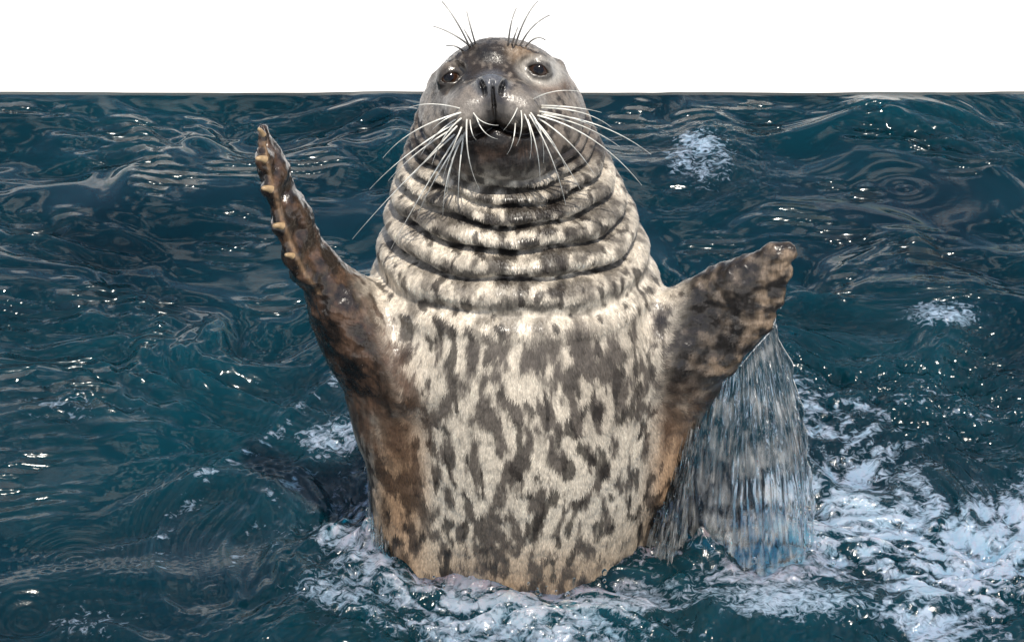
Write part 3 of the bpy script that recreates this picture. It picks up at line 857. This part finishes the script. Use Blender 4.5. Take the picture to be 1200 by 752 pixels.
# --- whiskers and brow hairs: tapered bent tubes rooted in the skin
M_wh = simple('pale_whisker', (.86, .82, .74), .3, scale=60.)
M_bw = simple('grey_brow_hair', (.33, .32, .30), .35, scale=60.)
spx, spy, sw = project(pos)
def on_skin(px, py):
    m = np.hypot(spx - px, spy - py) < 3.5
    if not m.any(): m = np.hypot(spx - px, spy - py) < 9
    i = np.nonzero(m)[0]
    return pos[i[np.argmin(sw[i])]]
def bent_tube(pts, r0, r1, n=12, m=6):
    p0, p1, p2 = pts
    v = []
    for i in range(n + 1):
        t = i / n
        c = p0 * (1 - t) ** 2 + 2 * p1 * t * (1 - t) + p2 * t * t
        d = 2 * (1 - t) * (p1 - p0) + 2 * t * (p2 - p1); d /= np.linalg.norm(d)
        a = np.cross(d, [0.3, 0.5, 0.8]); a /= np.linalg.norm(a); b = np.cross(d, a)
        r = r0 + (r1 - r0) * t ** 0.8
        for j in range(m):
            g = 2 * math.pi * j / m
            v.append(c + r * (math.cos(g) * a + math.sin(g) * b))
    f = [(i * m + j, i * m + (j + 1) % m, (i + 1) * m + (j + 1) % m, (i + 1) * m + j) for i in range(n) for j in range(m)]
    return np.array(v), np.array(f)
def whisker(root, midp, tip, fwd, name='whisker', mat=None, r0=.0010, r1=.00028):
    a = on_skin(*root)
    inn = a + np.array([0, .004, 0])
    y = a[1]
    b = P(*tip, y + fwd); mm_ = P(*midp, y + fwd * .25 - .02)
    ctrl = 2 * mm_ - (inn + b) / 2
    v, f = bent_tube((inn, ctrl, b), r0, r1)
    mesh_obj(name, v, f, mat or M_wh, parent=seal)
WH = [((537, 127), (507, 122), (480, 126)), ((540, 133), (487, 153), (449, 185)), ((533, 148), (478, 181), (433, 222)),
      ((530, 153), (488, 180), (455, 212)), ((533, 160), (472, 215), (413, 280)), ((537, 158), (497, 222), (458, 292)),
      ((537, 163), (524, 210), (519, 256)), ((543, 158), (538, 205), (538, 249)), ((545, 140), (549, 183), (562, 222)),
      ((534, 143), (511, 158), (493, 182)), ((540, 141), (521, 160), (506, 193)), ((541, 152), (530, 176), (519, 208)),
      ((552, 143), (553, 155), (558, 164)), ((558, 139), (567, 154), (583, 163)), ((556, 135), (566, 143), (584, 147)),
      ((535, 137), (520, 141), (507, 152)), ((541, 160), (512, 206), (490, 250)),
      ((545, 158), (530, 190), (523, 236)), ((536, 150), (504, 182), (478, 212)),
      ((627, 116), (652, 107), (682, 108)), ((637, 126), (672, 126), (705, 132)), ((637, 127), (681, 132), (716, 149)),
      ((640, 136), (704, 148), (763, 181)), ((635, 138), (683, 148), (726, 172)), ((630, 138), (695, 164), (752, 217)),
      ((632, 141), (668, 168), (696, 204)), ((622, 138), (646, 164), (664, 200)), ((620, 136), (645, 182), (663, 240)),
      ((618, 142), (629, 175), (633, 216)), ((612, 131), (611, 152), (605, 171)), ((605, 147), (601, 166), (594, 181)),
      ((604, 128), (599, 141), (590, 153)), ((624, 132), (634, 156), (637, 191)), ((628, 143), (655, 180), (680, 222)),
      ((634, 132), (668, 138), (700, 150)), ((616, 136), (622, 158), (621, 186))]
for i, (a, b, c) in enumerate(WH):
    L = math.hypot(a[0] - c[0], a[1] - c[1])
    whisker(a, b, c, 0.03 if L > 60 else 0.0, r0=.00150 if L > 60 else .0011)
BR = [((548, 52), (534, 24), (518, 2)), ((547, 53), (530, 40), (508, 31)), ((554, 50), (551, 30), (547, 14)), ((551, 52), (548, 42), (544, 35)),
      ((540, 57), (532, 54), (523, 54)), ((597, 50), (599, 28), (605, 10)), ((604, 50), (616, 22), (630, 2)), ((611, 52), (624, 32), (644, 18)),
      ((618, 53), (628, 45), (639, 47)), ((601, 50), (604, 40), (607, 32))]
for a, b, c in BR:
    whisker(a, b, c, 0.0, 'brow_whisker', M_bw, .0015, .0009)

# --- claws
M_claw = simple('horn_claw', (.42, .29, .16), .35, scale=200.)
def claw(base, tip, r):
    base = np.asarray(base); tip = np.asarray(tip)
    d = tip - base; L = np.linalg.norm(d)
    tip = base + d * .85; ctrl = (base + tip) / 2 + np.array([0, -.1, .35]) * L * .5
    v, f = bent_tube((base, ctrl, tip), r, r * .55, n=6, m=8)
    n = len(v); v = np.vstack([v, tip + d / L * r * .4])
    f = [tuple(q) for q in f]
    ft = np.array([(n - 8 + j, n - 8 + (j + 1) % 8, n, n) for j in range(8)])
    me = bpy.data.meshes.new('claw')
    me.from_pydata([tuple(x) for x in v], [], f + [(int(a), int(b), int(c)) for a, b, c, _ in ft])
    for p_ in me.polygons: p_.use_smooth = True
    me.materials.append(M_claw)
    o = bpy.data.objects.new('claw', me); scene.collection.objects.link(o); o.parent = seal
for (bx, by), (tx2, ty2), r in (((309, 158), (302, 150), .0042), ((311, 187), (299, 186), .0056), ((318, 222), (306, 221), .0060), ((331, 265), (319, 265), .0058), ((343, 300), (333, 299), .0050)):
    claw(P(bx, by, -.14), P(tx2, ty2, -.148), r)

# ------------------------------------------------------------------ water streaming off the right-hand flipper
M_g = Mat('falling_water').set(Roughness=0.03, IOR=1.333)
M_g.b.inputs['Transmission Weight'].default_value = 1.0
M_g.b.inputs['Base Color'].default_value = (.96, .98, .98, 1)
# the falling sheet carries streaks of air: white between clear water
M_f = Mat('aerated_falling_water').set(Roughness=0.03, IOR=1.333)
M_f.b.inputs['Base Color'].default_value = (.97, .985, .985, 1)
tc = M_f.node('ShaderNodeTexCoord')
mp = M_f.node('ShaderNodeMapping'); mp.inputs['Scale'].default_value = (1, 1, 0.2)
M_f.link(tc.outputs['Object'], mp.inputs['Vector'])
n1 = M_f.node('ShaderNodeTexNoise', Scale=70.0, Detail=5.0, Roughness=0.6, Distortion=1.0); M_f.link(mp.outputs[0], n1.inputs['Vector'])
n2 = M_f.node('ShaderNodeTexNoise', Scale=24.0, Detail=3.0); M_f.link(tc.outputs['Object'], n2.inputs['Vector'])
am = M_f.node('ShaderNodeMath', operation='MULTIPLY_ADD'); M_f.link(n2.outputs[0], am.inputs[0]); am.inputs[1].default_value = 0.9; M_f.link(n1.outputs[0], am.inputs[2])
fr_ = M_f.node('ShaderNodeMapRange'); fr_.inputs['From Min'].default_value = 0.86; fr_.inputs['From Max'].default_value = 1.18
fr_.inputs['To Min'].default_value = 1.0; fr_.inputs['To Max'].default_value = 0.70
M_f.link(am.outputs[0], fr_.inputs['Value']); M_f.link(fr_.outputs[0], M_f.b.inputs['Transmission Weight'])
def curtain(name, top, bot, yt, yb, nu, nv, thick, label, seed, bulge):
    """closed sheet of falling water between a top and a bottom line of picture points"""
    us = np.linspace(0, 1, nu); vs = np.linspace(0, 1, nv)
    tl = np.linspace(0, 1, len(top)); bl = np.linspace(0, 1, len(bot))
    T = np.stack([np.interp(us, tl, [q[0] for q in top]), np.interp(us, tl, [q[1] for q in top])], -1)
    Bm = np.stack([np.interp(us, bl, [q[0] for q in bot]), np.interp(us, bl, [q[1] for q in bot])], -1)
    mid = np.zeros((nu, nv, 3))
    for i, u in enumerate(us):
        a = P(T[i, 0], T[i, 1], yt); b = G(Bm[i, 0], Bm[i, 1], 0.0) + np.array([0, 0, -.05])
        for j, v in enumerate(vs):
            p = a * (1 - v) + b * v
            fall = v ** 1.6                                  # thrown outwards, then falling
            p[0] = a[0] * (1 - v) + b[0] * v + bulge * math.sin(math.pi * v) * (u - .4)
            p[1] = mix(a[1], b[1], v) - 0.03 * math.sin(math.pi * u) * (0.3 + v)
            p[2] = mix(a[2], b[2], v)
            mid[i, j] = p
    flat_ = mid.reshape(-1, 3)
    uu, vv = np.meshgrid(us, vs, indexing='ij')
    q = np.stack([uu.ravel(), vv.ravel(), np.zeros(uu.size)], -1)
    n1 = fbm(q, (14, 3.0, 1), seed, 3); n2 = fbm(q, (36, 5, 1), seed + 9, 3); n3 = fbm(q, (9, 5, 1), seed + 31, 2)
    edge = np.minimum(sm(0, .06, uu), sm(1, .94, uu)).ravel()
    off = 0.014 * n1 + 0.006 * n2 * (0.4 + vv.ravel()) + 0.012 * n3 * vv.ravel()
    th = thick * (0.25 + 0.75 * edge) * (1 + .8 * fbm(q, (28, 3.5, 1), seed + 50, 2))
    th = np.maximum(th, .0006)
    jag = 0.010 * fbm(q, (1, 7, 1), seed + 70, 3)
    flat_ = flat_ + np.outer(jag * (1 - edge), U3)
    f_ = flat_ + W3 * (off + th / 2)[:, None]; b_ = flat_ + W3 * (off * .6 - th / 2 + .0025 * fbm(q, (18, 9, 1), seed + 90, 2))[:, None]
    b_ = np.where((((f_ - b_) @ W3) < .0006)[:, None], f_ - W3 * .0006, b_)
    N = nu * nv; id_ = np.arange(N).reshape(nu, nv)
    fq = np.stack([id_[:-1, :-1], id_[:-1, 1:], id_[1:, 1:], id_[1:, :-1]], -1).reshape(-1, 4)
    faces = [fq, fq[:, ::-1] + N]
    for line in (id_[0, :], id_[-1, ::-1], id_[::-1, 0], id_[:, -1]):
        faces.append(np.stack([line[:-1], line[:-1] + N, line[1:] + N, line[1:]], -1)[:, ::-1])
    o = mesh_obj(name, np.vstack([f_, b_]), np.concatenate(faces), M_f.m)
    tag(o, label, 'water')
    return o
curtain('water_curtain', [(828, 425), (846, 431), (868, 424), (884, 404), (900, 388), (910, 372)], [(790, 615), (820, 640), (860, 655), (900, 668), (940, 662), (958, 640)],
        -0.075, 0, 110, 150, 0.007, 'clear sheet of water pouring off the spread spotted flipper', 3.0, 0.03)

curtain('water_sheet', [(430, 470), (442, 492), (458, 520)], [(428, 636), (452, 655), (484, 668)],
        -0.07, 0, 50, 90, 0.005, 'thin clear film of water running down below the edge-on flipper with claws', 13.0, 0.0)
curtain('water_sheet', [(800, 492), (812, 470), (826, 440)], [(742, 640), (772, 655), (800, 650)],
        -0.07, 0, 50, 90, 0.006, 'ragged clear film of water between belly and the pouring sheet', 23.0, 0.0)

# drops thrown up round the falling sheet and the waterline
def drops(n, spots, rmin, rmax):
    v0, f0 = lathe_ball(1.0, 8, 6)
    V, Fc = [], []
    for i in range(n):
        qx, qy, rx, ry, hz = spots[RNG.integers(len(spots))]
        g = G(qx + RNG.normal() * rx, qy + RNG.normal() * ry)
        r = rmin * (rmax / rmin) ** (RNG.random() ** 2.2)
        c = g + np.array([0, 0, .004 + abs(RNG.normal()) * hz])
        V.append(v0 * r * np.array([1, 1, RNG.uniform(1, 1.5)]) + c); Fc.append(f0 + i * len(v0))
    return np.vstack(V), np.vstack(Fc)
v, f = drops(420, [(935, 600, 14, 40, .05), (945, 645, 14, 10, .02), (900, 660, 40, 8, .015), (880, 650, 40, 14, .03), (780, 640, 25, 18, .03), (460, 650, 18, 18, .02), (600, 705, 80, 10, .012), (1000, 560, 60, 50, .012), (830, 480, 10, 40, .01)], .0012, .0045)
tag(mesh_obj('splash_droplets', v, f, M_g.m), 'spray of small clear droplets thrown up around the churned water', 'droplets', 'stuff')

print('seal verts', len(pos), 'water verts', len(GX.ravel()))
